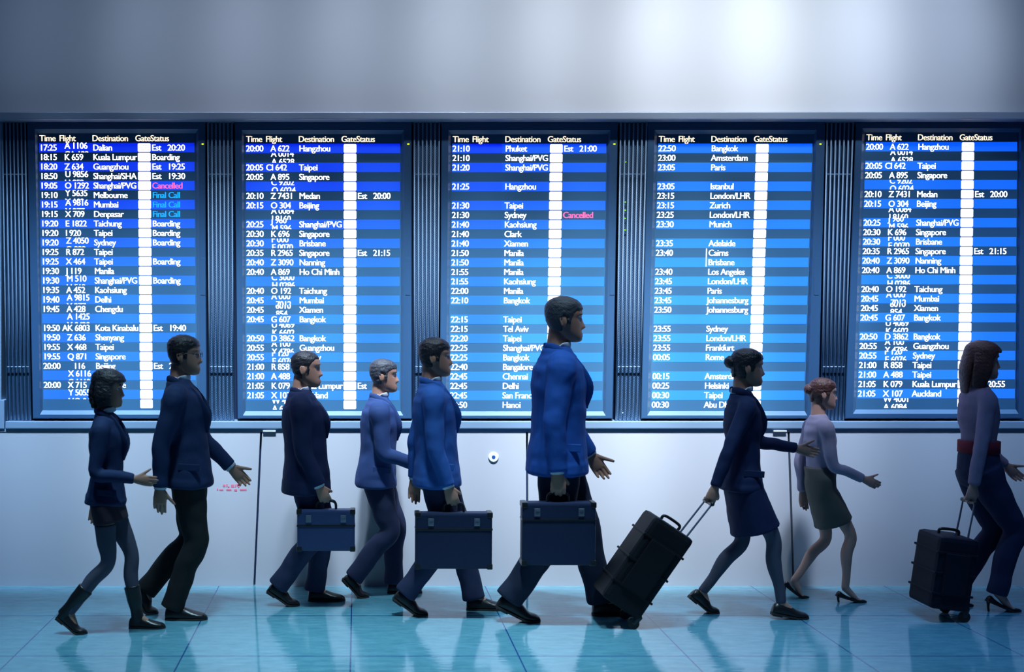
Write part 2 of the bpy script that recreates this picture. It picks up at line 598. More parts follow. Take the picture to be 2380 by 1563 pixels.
B1 = [('17:25', scr('A 1106', 'CA 122'), 'Dalian', 'Est|20:20'), ('18:15', 'K 659', 'Kuala Lumpur', 'Boarding'), ('18:20', 'Z 634', 'Guangzhou', 'Est|19:25'),
      ('18:50', scr('U 9856', 'U 852'), 'Shanghai/SHA', 'Est|19:30'), ('19:05', 'O 1292', 'Shanghai/PVG', 'Cancelled'), ('19:10', scr('Y 5635', 'X 102'), 'Melbourne', 'Final Call'),
      ('19:15', scr('A 9816', 'X 277'), 'Mumbai', 'Final Call'), ('19:15', 'X 709', 'Denpasar', 'Final Call'), ('19:20', 'E 1822', 'Taichung', 'Boarding'),
      ('19:20', 'I 920', 'Taipei', 'Boarding'), ('19:20', scr('Z 4050', 'O 222'), 'Sydney', 'Boarding'), ('19:25', 'R 872', 'Taipei', ''),
      ('19:25', 'X 464', 'Taipei', 'Boarding'), ('19:30', 'J 119', 'Manila', ''), ('19:30', scr('M 510', 'H 512'), 'Shanghai/PVG', 'Boarding'),
      ('19:35', 'A 452', 'Kaohsiung', ''), ('19:40', scr('A 9815', 'X 277'), 'Delhi', ''), ('19:45', 'A 428', 'Chengdu', ''),
      ('', scr('A 1425', 'X 0420'), '', ''), ('19:50', 'AK 6803', 'Kota Kinabalu', 'Est|19:40'), ('19:50', 'Z 636', 'Shenyang', ''),
      ('19:55', 'X 468', 'Taipei', ''), ('19:55', 'Q 871', 'Singapore', ''), ('20:00', '   116', 'Beijing', 'Est|21:00'),
      ('', scr('X 6116', 'C 1112'), '', ''), ('20:00', 'X 715', 'Singapore', ''), ('', scr('Y 5055', 'MO 0407'), '', ''), ('', '', '', '')]


def plain(rows):
    return [(t, '', d, s) for t, d, s in rows]


B3 = plain([('21:10', 'Phuket', 'Est|21:00'), ('21:10', 'Shanghai/PVG', ''), ('21:20', 'Shanghai/PVG', ''), ('', '', ''), ('21:25', 'Hangzhou', ''), ('', '', ''),
            ('21:30', 'Taipei', ''), ('21:30', 'Sydney', 'Cancelled'), ('21:40', 'Kaohsiung', ''), ('21:40', 'Clark', ''), ('21:40', 'Xiamen', ''), ('21:50', 'Manila', ''),
            ('21:50', 'Manila', ''), ('21:55', 'Manila', ''), ('21:55', 'Kaohsiung', ''), ('22:00', 'Manila', ''), ('22:10', 'Bangkok', ''), ('', '', ''),
            ('22:15', 'Taipei', ''), ('22:15', 'Tel Aviv', ''), ('22:20', 'Taipei', ''), ('22:25', 'Shanghai/PVG', ''), ('22:25', 'Bangkok', ''), ('22:40', 'Bangalore', ''),
            ('22:45', 'Chennai', ''), ('22:45', 'Delhi', ''), ('22:45', 'San Francisco', ''), ('22:50', 'Hanoi', '')])
B4 = plain([('22:50', 'Bangkok', ''), ('23:00', 'Amsterdam', ''), ('23:05', 'Paris', ''), ('', '', ''), ('23:05', 'Istanbul', ''), ('23:15', 'London/LHR', ''),
            ('23:15', 'Zurich', ''), ('23:25', 'London/LHR', ''), ('23:30', 'Munich', ''), ('', '', ''), ('23:35', 'Adelaide', ''), ('23:40', 'Cairns', ''),
            ('', 'Brisbane', ''), ('23:40', 'Los Angeles', ''), ('23:45', 'London/LHR', ''), ('23:45', 'Paris', ''), ('23:45', 'Johannesburg', ''), ('23:50', 'Johannesburg', ''),
            ('', '', ''), ('23:55', 'Sydney', ''), ('23:55', 'London/LHR', ''), ('23:55', 'Frankfurt', ''), ('00:05', 'Rome', ''), ('', '', ''),
            ('00:15', 'Amsterdam', ''), ('00:25', 'Helsinki', ''), ('00:30', 'Taipei', ''), ('00:30', 'Abu Dhabi', '')])

# left edge of the stripes at row 1 / row 28, right edge likewise, first row centre,
# casing outline (left top, left bottom, right top, right bottom), stripe glow, rows, label
BOARDS = [
    dict(l=(91, 101.5), r=(452, 455), y0=343.2, case=(62, 76, 477, 480), glow=((0.002, 0.012, 1), 0.80), rows=B1,
         label='departure board furthest left, headed by the 17:25 to Dalian, with pink Cancelled'),
    dict(l=(571, 573.5), r=(930, 928), y0=345.2, case=(545, 552, 957, 957), glow=((0.002, 0.014, 1), 0.80), rows=B2,
         label='departure board with first row 20:00 Hangzhou and a yellow-green light, second from left'),
    dict(l=(1051, 1045), r=(1409, 1399), y0=345.5, case=(1026, 1022, 1437, 1424), glow=((0.002, 0.05, 1), 0.92), rows=B3,
         label='middle departure board from 21:10 Phuket down to 22:50 Hanoi, its flight column blank'),
    dict(l=(1529.5, 1514), r=(1888, 1868), y0=345.0, case=(1506, 1490, 1919, 1902), glow=((0.002, 0.11, 1), 0.98), rows=B4,
         label='departure board from 22:50 Bangkok down to 00:30 Abu Dhabi'),
    dict(l=(2012, 1992.5), r=(2364, 2358.5), y0=341.2, case=(1990, 1964, 2400, 2392), glow=((0.002, 0.10, 1), 0.96), rows=B2,
         label='departure board furthest right, cut by the frame, first row 20:00 Hangzhou'),
]
YC, YS = YW + 0.0, YW + 0.032            # casing front, screen face


def make_board(D):
    y0 = D['y0']
    top, bot = y0 - 32.5, y0 + 27.5 * PITCH + 1
    rt, rb = y0, y0 + 27 * PITCH

    def ex(pair, y):
        t = (y - rt) / (rb - rt)
        return pair[0] + (pair[1] - pair[0]) * t

    def mp(depth):
        def f(u, y):
            xl, xr = ex(D['l'], y), ex(D['r'], y)
            return at(xl + u * (xr - xl) / 361.0, y, depth)
        return f
    cx = (D['case'][0] + D['case'][2]) / 2
    root = thing('departure_board', at(cx, 974, YC), D['label'], 'departure board', 'departure boards set into the wall')
    # casing: flat ring with rounded inner chamfer
    ct, cb = 283.0, 973.5
    L0, L1, R0, R1 = D['case']

    def cas(k, y):
        t = (y - ct) / (cb - ct)
        return (L0 + (L1 - L0) * t) if k == 0 else (R0 + (R1 - R0) * t)
    s = mp(YC)

    def quad_out(depth):
        return [at(cas(0, ct), ct, depth), at(cas(0, cb), cb, depth), at(cas(1, cb), cb, depth), at(cas(1, ct), ct, depth)]

    def quad_in(o, ytop, ybot, depth):
        pts = []
        for k, y in ((0, ytop), (0, ybot), (1, ybot), (1, ytop)):
            x = ex(D['l'], y) - o if k == 0 else ex(D['r'], y) + o
            pts.append(at(x, y, depth))
        return pts

    def ring(mb, A, B):
        mb.add(A + B, [(i, (i + 1) % 4, 4 + (i + 1) % 4, 4 + i) for i in range(4)])
    outer, outer_b = quad_out(YC), quad_out(YC + 0.09)
    lip = quad_in(9, y0 - 43, y0 + 27.5 * PITCH + 14, YC)
    inner = quad_in(3, y0 - 33, y0 + 27.5 * PITCH + 4, YS - 0.004)
    innb = quad_in(3, y0 - 33, y0 + 27.5 * PITCH + 4, YS + 0.03)
    # casing stands off its neighbours by a small bevelled edge
    mbc = MB()
    q1 = [p + Vector((0, 0.006, 0)) for p in outer]
    cen = sum(outer, Vector()) / 4
    q2 = [p + (cen - p).normalized() * 0.008 for p in outer]
    ring(mbc, outer_b, q1); ring(mbc, q1, q2); ring(mbc, q2, lip)
    mbc.add(outer_b, [(0, 1, 2, 3)])
    mbc.build('casing', M_CASE, root)
    mbb = MB(); ring(mbb, lip, inner); ring(mbb, inner, innb)
    mbb.build('bezel', M_BEZEL, root)
    ms = MB()
    q = quad_in(3, y0 - 33, y0 + 27.5 * PITCH + 4, YS)
    k = Vector((0, 0.02, 0))
    ms.hexa(q + [p + k for p in q])
    screen = ms.build('screen', M_SCREEN, root)
    # blue row stripes
    f = mp(YS - 0.0002)
    mst = MB()
    for i in range(0, 28, 2):
        ya, yb = y0 + (i - 0.5) * PITCH, y0 + (i + 0.5) * PITCH
        mst.add([f(0, ya), f(0, yb), f(361, yb), f(361, ya)], [(0, 1, 2, 3)])
    mst.build('row_stripes', stripe_mat('row_glow', *D['glow']), screen)
    if D['rows'] is B3:
        mpz = MB(); f2 = mp(YS - 0.0004)
        for i in range(0, 21, 2):
            ya, yb = y0 + (i - 0.5) * PITCH, y0 + (i + 0.5) * PITCH
            mpz.add([f2(40, ya), f2(40, yb), f2(117, yb), f2(117, ya)], [(0, 1, 2, 3)])
        mpz.build('blank_flight_cells', stripe_mat('flight_glow', (0.0, 0.006, 1), 0.90), screen)
    # gate cells with faint numbers
    f = mp(YS - 0.0004)
    mg = MB(); mi_ = MB(); fi = mp(YS - 0.0008)
    rnd = random.Random(int(D['l'][0]))
    for i in range(28):
        yc = y0 + i * PITCH
        a, b, h, c = 229.0, 259.0, 10.2, 2.0
        if i == 0:
            pass
        mg.add([f(a + c, yc - h), f(a, yc - h + c), f(a, yc + h - c), f(a + c, yc + h), f(b - c, yc + h), f(b, yc + h - c), f(b, yc - h + c), f(b - c, yc - h)],
               [tuple(range(8))])
        if D['rows'] is not B4 and (D['rows'][i][0]) and i < 20:
            for cxp in ([236, 244, 252] if rnd.random() < 0.4 else [246, 253]):
                for k in range(rnd.choice((2, 3, 3, 4))):
                    dx, dy = rnd.choice((-2.6, 2.2)), rnd.choice((-5, 0, 5))
                    mi_.add([fi(cxp + dx, yc + dy), fi(cxp + dx, yc + dy + 1.1), fi(cxp + dx + 1.3, yc + dy + 1.1), fi(cxp + dx + 1.3, yc + dy)], [(0, 1, 2, 3)])
    gc = mg.build('gate_cells', M_GATE, screen)
    if mi_.v:
        mi_.build('gate_numbers', M_GATE_INK, screen)
    # lettering, one mesh per column
    f = mp(YS - 0.0008)
    cols = {k: MB() for k in ('heading', 'time', 'flight', 'destination', 'status', 'pink', 'blue')}
    hb = y0 - 22 + 7.2
    for s_, u in (('Time', 1), ('Flight', 46.5), ('Destination', 123), ('Gate', 223), ('Status', 258.5)):
        put_text(cols['heading'], s_, u, hb, f, kx=1.0)
    for i, (t, fl, de, st) in enumerate(D['rows']):
        yb = y0 + i * PITCH + 7.0
        r0, r1 = y0 + (i - 0.5) * PITCH, y0 + (i + 0.5) * PITCH
        if t:
            put_text(cols['time'], t, 0.5, yb, f, kx=1.02)
        if fl:
            if isinstance(fl, str):
                u = 58 - (11 if fl.startswith(('CI', 'AK')) else 0)
                put_text(cols['flight'], fl, u, yb, f)
            elif fl[0] == 's':
                put_text(cols['flight'], fl[1], 59, yb - 4.5, f)
                put_text(cols['flight'], fl[2], 58, r1 + CAP - 2.4, f, clip=(r0, r1))
            else:
                put_text(cols['flight'], fl[1], 59, r0 + 8.5, f, clip=(r0, r1))
                put_text(cols['flight'], fl[2], 60, r1 + CAP - 9.0, f, clip=(r0, r1))
        if de:
            put_text(cols['destination'], de, 124.5, yb, f)
        if st:
            if '|' in st:
                a, b = st.split('|')
                put_text(cols['status'], a, 261.5, yb, f)
                put_text(cols['status'], b, 298, yb, f, kx=1.02)
            elif st == 'Cancelled':
                put_text(cols['pink'], st, 261.5, yb, f)
            elif st == 'Final Call':
                put_text(cols['blue'], st, 262, yb, f)
            else:
                put_text(cols['status'], st, 261.5, yb, f)
    if D['rows'] is B4:                                   # bracket joining two destinations
        ya, yb = y0 + 10.55 * PITCH, y0 + 12.45 * PITCH
        cols['destination'].add([f(119, ya), f(119, yb), f(121.5, yb), f(121.5, ya)], [(0, 1, 2, 3)])
    for kx, m_, nm in (('heading', M_HEAD_TXT, 'heading_lettering'), ('time', M_WHITE_TXT, 'time_lettering'), ('flight', M_WHITE_TXT, 'flight_lettering'),
                       ('destination', M_WHITE_TXT, 'destination_lettering'), ('status', M_WHITE_TXT, 'status_lettering'),
                       ('pink', M_PINK_TXT, 'cancelled_lettering'), ('blue', M_CYAN_TXT, 'final_call_lettering')):
        if cols[kx].v:
            cols[kx].build(nm, m_, screen)
    # indicator light, slot and tiny buttons down the right side of the casing
    if D['r'][0] < 2300:
        xr = D['r'][0] + 19
        mb = MB(); p = at(xr, 335, YC - 0.001)
        mb.ball(p, (0.0085, 0.004, 0.005), nu=12, nv=8)
        mb.build('indicator_light', M_LED, root, smooth=True)
        mb = MB(); slab(mb, xr - 1, 322, xr + 1.2, 330, YC - 0.002, 0.004)
        mb.build('sensor_slot', M_BUTTON, root)
        for yy in (359, 376, 388, 393, 405, 419, 431, 443, 455, 472):
            mb = MB(); slab(mb, xr - 0.6 + (yy - 359) * 0.01, yy, xr + 0.9 + (yy - 359) * 0.01, yy + (4 if yy in (388, 405) else 2), YC - 0.002, 0.004)
            mb.build('control_button', M_BUTTON, root)
        x2 = ex(D['r'], 620) + 18
        mb = MB(); slab(mb, x2 - 5, 600, x2 + 6, 686, YC - 0.002, 0.004)
        mb.build('service_flap', M_CASE, root, bevel=0.0008)
    return root


for D in BOARDS:
    make_board(D)

# ------------------------------------------------------------------ vent grilles between the boards
# (left/right top, left/right bottom), perforated back, label
GR = [((3, 60), (15, 73), False, 'narrow vent grille beside the leftmost departure board, cut by the frame'),
      ((481, 541), (486, 544), True, 'vent grille between the Dalian board and the board next to it'),
      ((961, 1023), (962, 1019), True, 'vent grille left of the middle departure board'),
      ((1441, 1505), (1430, 1488), True, 'vent grille with green dots, right of the middle departure board'),
      ((1921, 1985), (1906, 1962), False, 'vent grille of plain bars beside the furthest right departure board')]
for gi, (tp, bt, perf, lab) in enumerate(GR):
    y1, y2 = 279, 977.5
    root = thing('vent_grille', at((bt[0] + bt[1]) / 2, 977, YW), lab, 'vent grille', 'vent grilles between the boards')
    mb = MB(); slab(mb, tp[0], y1, tp[1], y2, YW + 0.030, 0.02, 0, bt[0], bt[1])
    back = mb.build('back_plate', M_MESH_HOLES if perf else M_MESH_PLAIN, root)
    for k in range(7):
        mb = MB()
        t = k / 6
        a, b = at(tp[0] + 2 + (tp[1] - tp[0] - 4) * t, y1, YW + 0.004), at(bt[0] + 2 + (bt[1] - bt[0] - 4) * t, y2, YW + 0.004)
        mb.tube([a, b], [(0.0055, 0.0055)] * 2, n=10, sub=1, cap=0, lat=Vector((1, 0, 0)))
        mb.build('bar', M_BAR, root, smooth=True)
    for yy in (405.5, 853.5):
        t = (yy - y1) / (y2 - y1)
        a = at(tp[0] + (bt[0] - tp[0]) * t + 1, yy, YW + 0.006)
        b = at(tp[1] + (bt[1] - tp[1]) * t - 2, yy, YW + 0.006)
        mb = MB(); mb.tube([a, b], [(0.0045, 0.0045)] * 2, n=10, sub=1, cap=0)
        mb.build('cross_bar', M_BAR, root, smooth=True)
    if gi == 3:
        for yy in (377, 470, 489, 508, 535):
            mb = MB(); mb.ball(at(1453.5 - (yy - 377) * 0.005, yy, YW + 0.012), (0.0075, 0.004, 0.004), nu=10, nv=6)
            mb.build('indicator_light', M_LED_G, root, smooth=True)
    if gi in (2, 3):
        for (xx, yy) in ((tp[0] + 6, 961), (tp[1] - 12, 964)):
            if xx < bt[1]:
                mb = MB(); mb.ball(at(xx, yy, YW + 0.002), 0.006, nu=10, nv=6)
                mb.build('screw', M_LEDGE, root, smooth=True)

# ------------------------------------------------------------------ people
X, Yv, Z = Vector((1, 0, 0)), Vector((0, 1, 0)), Vector((0, 0, 1))


def cloth(name, c, rough=0.8):
    m = mat(name, c, rough, spec=0.25, bump=0.12, bscale=160, var=0.14, vscale=11)
    return m


M_SKIN = mat('skin', (0.40, 0.21, 0.15), 0.5, spec=0.35, bump=0.03, bscale=300, var=0.06, vscale=14)
M_SKIN2 = mat('skin_pale', (0.50, 0.28, 0.22), 0.5, spec=0.35, bump=0.03, bscale=300, var=0.06, vscale=14)
M_HAIR = mat('hair_dark', (0.012, 0.012, 0.018), 0.45, bump=0.5, bscale=120)
M_HAIR_R = mat('hair_reddish', (0.085, 0.032, 0.028), 0.45, bump=0.5, bscale=120)
M_HAIR_G = mat('hair_greying', (0.05, 0.055, 0.07), 0.5, bump=0.5, bscale=120)
M_EYE = mat('eye_white', (0.7, 0.7, 0.7), 0.2)
M_IRIS = mat('iris', (0.02, 0.012, 0.008), 0.15)
M_LIP = mat('lip', (0.36, 0.12, 0.10), 0.45)
M_LEATHER = mat('black_leather', (0.010, 0.010, 0.012), 0.32, bump=0.1, bscale=90)
M_SOLE = mat('sole_rubber', (0.015, 0.014, 0.014), 0.7)
M_CASELEATHER = mat('case_leather', (0.008, 0.016, 0.048), 0.5, spec=0.3, bump=0.12, bscale=110)
M_CASEBLUE = mat('case_leather_blue', (0.018, 0.038, 0.12), 0.45, bump=0.12, bscale=110)
M_BRASS = mat('dull_steel', (0.25, 0.28, 0.34), 0.35, metal=0.8)
M_NYLON = mat('black_nylon', (0.004, 0.005, 0.008), 0.6, spec=0.18, bump=0.15, bscale=140)
M_NYLON2 = mat('dark_nylon', (0.007, 0.008, 0.018), 0.6, spec=0.18, bump=0.15, bscale=140)
M_GLASS = mat('spectacle_frame', (0.02, 0.02, 0.025), 0.3, metal=0.4)
M_SHIRT = cloth('white_shirt', (0.55, 0.60, 0.70))

HEADTAB = [(-.118, .070, .018, .020), (-.110, .089, .000, .036), (-.096, .096, -.022, .047), (-.078, .0955, -.042, .055), (-.060, .0935, -.060, .061),
           (-.035, .090, -.078, .067), (-.010, .087, -.090, .072), (.015, .085, -.098, .075), (.040, .091, -.102, .077), (.065, .087, -.100, .075),
           (.085, .072, -.090, .067), (.102, .046, -.068, .052), (.112, .020, -.040, .034), (.117, -.005, -.022, .012)]


def head_profile(z):
    if z <= HEADTAB[0][0]:
        return HEADTAB[0][1:]
    for a, b in zip(HEADTAB, HEADTAB[1:]):
        if z <= b[0]:
            t = (z - a[0]) / (b[0] - a[0])
            return tuple(a[k] + (b[k] - a[k]) * t for k in (1, 2, 3))
    return HEADTAB[-1][1:]


def g(x, s):
    return math.exp(-(x / s) ** 2)


NOSE = [(.030, 0.0), (.018, .004), (.0, .011), (-.018, .019), (-.030, .025), (-.037, .023), (-.044, .009), (-.050, 0.0)]


def nose_h(z):
    if z > NOSE[0][0] or z < NOSE[-1][0]:
        return 0
    for a, b in zip(NOSE, NOSE[1:]):
        if z >= b[0]:
            t = (z - a[0]) / (b[0] - a[0])
            return a[1] + (b[1] - a[1]) * t
    return 0


def head_rings(infl=0.0, nz=64, na=72, feat=True, tab=None):
    rings = []
    for i in range(nz + 1):
        t = i / nz
        z = -.118 + .235 * (0.5 - 0.5 * math.cos(math.pi * t)) * 0.35 + .235 * t * 0.65
        f, b, w = head_profile(z)
        cx, rx = (f + b) / 2, (f - b) / 2
        ring = []
        for k in range(na):
            a = 2 * math.pi * k / na
            c, s = math.cos(a), math.sin(a)
            px = rx * math.copysign(abs(c) ** .86, c)
            py = w * math.copysign(abs(s) ** .86, s)
            if infl:
                L = math.hypot(px, py) or 1e-6
                px, py = px * (1 + infl / L), py * (1 + infl / L)
            if feat and c > 0:
                d = nose_h(z) * g(py, .0125 + max(0, -z) * .12)
                d += .007 * g(z + .070, .006) * g(py, .020) + .007 * g(z + .081, .006) * g(py, .018)   # lips
                d -= .004 * g(z + .0755, .0028) * g(py, .022)
                d += .005 * g(z + .104, .010) * g(py, .018)                                          # chin
                d -= .010 * (g(py - .032, .015) + g(py + .032, .015)) * g(z - .012, .012)             # sockets
                d += .004 * (g(py - .030, .020) + g(py + .030, .020)) * g(z - .034, .008)             # brow
                px += d
            zz = z + (infl * (1 if z > 0.05 else 0) * max(0, (z - .03) / .087))
            ring.append(Vector((cx + px, py, zz)))
        rings.append(ring)
    return rings


def hairline(style, x, y, z):
    """True where hair covers the head."""
    if style in ('short', 'buzz', 'receding'):
        front = {'short': .062, 'buzz': .070, 'receding': .078}[style]
        if x > .062: return z > front
        if x > .030: return z > .030 + (x - .030) * (front - .030) / .032
        if x > .012: return z > -.022
        if x > -.018: return z > .026
        return z > -.062
    if style == 'bun':
        if x > .066: return z > .060
        if x > .030: return z > .020 + (x - .030) * 1.1
        if x > .010: return z > -.006
        if x > -.022: return z > .024
        return z > -.070
    if x > .060: return z > .058
    if x > .034: return z > .012 + (x - .034) * 1.5
    return z > -.125


def build_hair(style, MH, sc, material, parent, extra=0):
    infl = {'short': .012, 'buzz': .005, 'receding': .008, 'bob': .020, 'bun': .012, 'long': .018}[style]
    rings, bare = head_rings(infl, feat=False), head_rings(.0015, feat=False)
    if style not in ('bob', 'long'):
        for ra, rb_ in zip(rings, bare):
            for q in range(len(ra)):
                p = ra[q]
                kx = max(0, min(1, (p.x + .005) / .055))
                kz = max(0, min(1, (p.z - .056) / .045))
                ra[q] = rb_[q].lerp(p, 1 - kx * (1 - kz) * .85)
    mb = MB()
    n = len(rings[0])
    keep = []
    for i in range(len(rings) - 1):
        for k in range(n):
            c4 = (rings[i][k] + rings[i][(k + 1) % n] + rings[i + 1][k] + rings[i + 1][(k + 1) % n]) / 4
            if hairline(style, c4.x, c4.y, c4.z):
                keep.append((i * n + k, i * n + (k + 1) % n, (i + 1) * n + (k + 1) % n, (i + 1) * n + k))
    mb.add([p for r in rings for p in r], keep)
    last = len(rings) - 1
    mb.add(rings[last], [tuple(range(n))])
    me = bpy.data.meshes.new('hair_shell')
    me.from_pydata([tuple(p) for p in mb.v], [], mb.f)
    bm = bmesh.new(); bm.from_mesh(me)
    bmesh.ops.remove_doubles(bm, verts=bm.verts, dist=1e-5)
    bmesh.ops.delete(bm, geom=[v for v in bm.verts if not v.link_faces], context='VERTS')
    bmesh.ops.recalc_face_normals(bm, faces=bm.faces)
    bmesh.ops.solidify(bm, geom=bm.faces[:], thickness=infl + .010)
    hb = MB()
    bm.verts.index_update()
    hb.add([v.co.copy() for v in bm.verts], [tuple(v.index for v in f.verts) for f in bm.faces])
    bm.free(); bpy.data.meshes.remove(me)
    if style == 'bob':
        for sy in (-1, 1):
            hb.tube([(-.012, sy * .080, .05), (-.012, sy * .092, -.03), (.004, sy * .088, -.105)], [(.016, .055), (.018, .062), (.012, .052)], n=14)
        hb.tube([(-.085, 0, .05), (-.098, 0, -.04), (-.078, 0, -.122)], [(.066, .03), (.074, .032), (.066, .026)], n=16)
        hb.tube([(.052, 0, .075), (.080, 0, .052)], [(.05, .016), (.056, .012)], n=14)
    if style == 'bun':
        hb.ball((-.112, 0, .030), (.042, .044, .042))
        hb.tube([(-.09, 0, .0), (-.085, 0, -.06)], [(.055, .02), (.03, .012)], n=14)
        for sy in (-1, 1):
            hb.tube([(.01, sy * .078, .03), (.012, sy * .078, -.02)], [(.006, .022), (.004, .012)], n=10)
    if style == 'long':
        for sy in (-1, 1):
            hb.tube([(-.02, sy * .080, .04), (-.03, sy * .090, -.06), (-.04, sy * .082, -.17)], [(.015, .06), (.018, .06), (.010, .04)], n=14)
        hb.tube([(-.090, 0, .05), (-.104, 0, -.06), (-.098, 0, -.20)], [(.064, .03), (.074, .034), (.055, .02)], n=16)
    for sy in (-1, 1):          # brows
        hb.tube([(.088, sy * .016, .031), (.087, sy * .032, .036), (.072, sy * .050, .031)], [.0035, .0042, .003], n=8, sub=4)
    hb.v = [MH @ p for p in hb.v]
    return hb.build('hair', material, parent, voxel=0.0045 * sc, relax=2, wrinkle=0.0025, wscale=38)


def ik(a, b, l1, l2, fwd):
    d = b - a
    D = d.length
    if D > (l1 + l2) * .996:
        k = D / ((l1 + l2) * .996); l1 *= k; l2 *= k
    u = d / D
    x = (l1 * l1 - l2 * l2 + D * D) / (2 * D)
    h = math.sqrt(max(0, l1 * l1 - x * x))
    w = fwd - u * fwd.dot(u)
    w.normalize()
    return a + u * x + w * h


def rot_about(v, axis, ang):
    return Matrix.Rotation(ang, 3, axis) @ v


def hand(mb, w, d, side, sc, grip):
    """Palm, four fingers and a thumb; side -1 = right hand. Returns the point the fist closes on."""
    d = d.normalized()
    ref = X if abs(d.x) < .8 else Z
    th = (ref - d * ref.dot(d)).normalized()
    n = d.cross(th)
    if n.y * -side < 0:
        n = -n
    if abs(d.x) >= .8 and grip < 0.5:
        pass
    k = sc * 1.03
    mb.tube([w - d * .02, w + d * .030 * k, w + d * .062 * k, w + d * .088 * k], [(.021 * k, .025 * k), (.019 * k, .036 * k), (.016 * k, .041 * k), (.013 * k, .040 * k)], n=16, lat=n)
    base = [(.030, .090, .072), (.010, .095, .081), (-.011, .092, .075), (-.031, .083, .060)]
    for q, (o, l0, L) in enumerate(base):
        p = w + d * (l0 - .012) * k + th * o * k
        ang = (1.25 if grip else .22 + .06 * q)
        dd = rot_about(d, d.cross(n), 0.35 if grip else .12)
        dd = (dd + th * (o * .8)).normalized()
        pts = [p]
        for fr in (.45, .31, .24):
            p = p + dd * L * fr * k
            pts.append(p)
            dd = rot_about(dd, d.cross(n), ang)
        mb.tube(pts, [.0098 * k, .0090 * k, .0082 * k, .0070 * k], n=10, sub=3)
    p = w + d * .022 * k + th * .022 * k
    dd = (d * .75 + th * .62 + n * (.35 if grip else .15)).normalized()
    pts = [p]
    for fr in (.040, .033, .027):
        p = p + dd * fr * k
        pts.append(p)
        dd = rot_about(dd, d.cross(n), .55 if grip else .1)
        if grip:
            dd = (dd - th * .35).normalized()
    mb.tube(pts, [.0150 * k, .0112 * k, .0098 * k, .0075 * k], n=10, sub=3)
    return w + d * .108 * k + n * .022 * k, d, n, th


def ray_x(px, Y):
    return (px - PPX) / F * Y * (1 / math.cos(TH)) * 1.0


def X_at(px, py, Y):
    return at(px, py, Y).x


def shoe(parent, heel, ball, toe, sc, material, kind, boot_to=None, rise=0.0):
    """heel/ball/toe are sole points."""
    mb = MB()
    L = (ball - heel).length + (toe - ball).length
    l1 = (ball - heel).length
    fd1, fd2 = (ball - heel).normalized(), (toe - ball).normalized()

    def station(s):
        if s <= l1:
            p, f_ = heel + fd1 * s, fd1
        else:
            p, f_ = ball + fd2 * (s - l1), fd2
        k = max(0, min(1, (s - l1 + .03) / .06))
        f_ = fd1.lerp(fd2, k).normalized()
        return p, f_
    if kind == 'pump':
        prof = [(0.0, .018, .030), (.03, .028, .052), (.10, .031, .050), (.22, .029, .036), (.40, .031, .026), (.58, .037, .024), (.72, .041, .030), (.86, .033, .028), (.95, .020, .020), (1.0, .006, .010)]
    else:
        prof = [(0.0, .020, .050), (.025, .031, .074), (.10, .037, .088), (.22, .038, .094), (.36, .037, .088), (.50, .040, .074), (.64, .046, .060), (.78, .047, .050), (.90, .038, .042), (.97, .024, .030), (1.0, .010, .018)]
    rings, soles = [], []
    for t, w_, h in prof:
        p, f_ = station(t * L)
        up = Yv.cross(f_)
        if up.z < 0:
            up = -up
        ring = []
        b0 = .010 * sc
        for q in range(20):
            a = 2 * math.pi * q / 20
            c_, s_ = math.cos(a), math.sin(a)
            c_ = math.copysign(abs(c_) ** (.8 if s_ > 0 else .5), c_)
            s_ = s_ if s_ > 0 else math.copysign(abs(s_) ** .5, s_)
            hh = h * sc
            zz = b0 + (hh - b0) * (.35 + .65 * s_ if s_ > 0 else .35 + .35 * s_)
            tap = 1 - .38 * max(0, s_) ** 2
            ring.append(p + Yv * (w_ * sc * c_ * tap) + up * zz)
        rings.append(ring)
        soles.append((p, f_, up, w_ * sc * 1.05))
    mb.rings(rings)
    if boot_to is not None:
        an = heel + fd1 * .25 * L + Z * .06 * sc
        mb.tube([an, an.lerp(boot_to, .3), an.lerp(boot_to, .65), boot_to], [(.040 * sc, .048 * sc), (.038 * sc, .044 * sc), (.047 * sc, .055 * sc), (.052 * sc, .060 * sc)], n=18, cap=.2)
    o = mb.build('shoe' if boot_to is None else 'boot', material, parent, voxel=0.005, relax=3)
    ms = MB()
    rr = []
    for (p, f_, up, w_) in soles:
        rr.append([p + Yv * w_ + up * .0005, p + Yv * w_ + up * .012 * sc, p - Yv * w_ + up * .012 * sc, p - Yv * w_ + up * .0005])
    ms.rings(rr)
    if kind == 'pump':
        hp = heel + fd1 * .022 * sc
        ms.tube([hp + Z * .012, hp * 0.5 + Vector((hp.x, hp.y, 0)) * 0.5 + Vector((.0, 0, .0)), Vector((hp.x + .004, hp.y, 0.004))] if rise else [hp, hp - Z * .01], [.014 * sc, .007, .0065], n=10)
    else:
        up = Yv.cross(fd1)
        up = up if up.z > 0 else -up
        c0 = heel + fd1 * .038 * sc - up * .006
        R = Matrix((fd1, Yv, up)).transposed()
        ms.box(c0 + up * .009, (.066 * sc, .064 * sc, .020), R)
    ms.build('sole', M_SOLE, o)
    return o


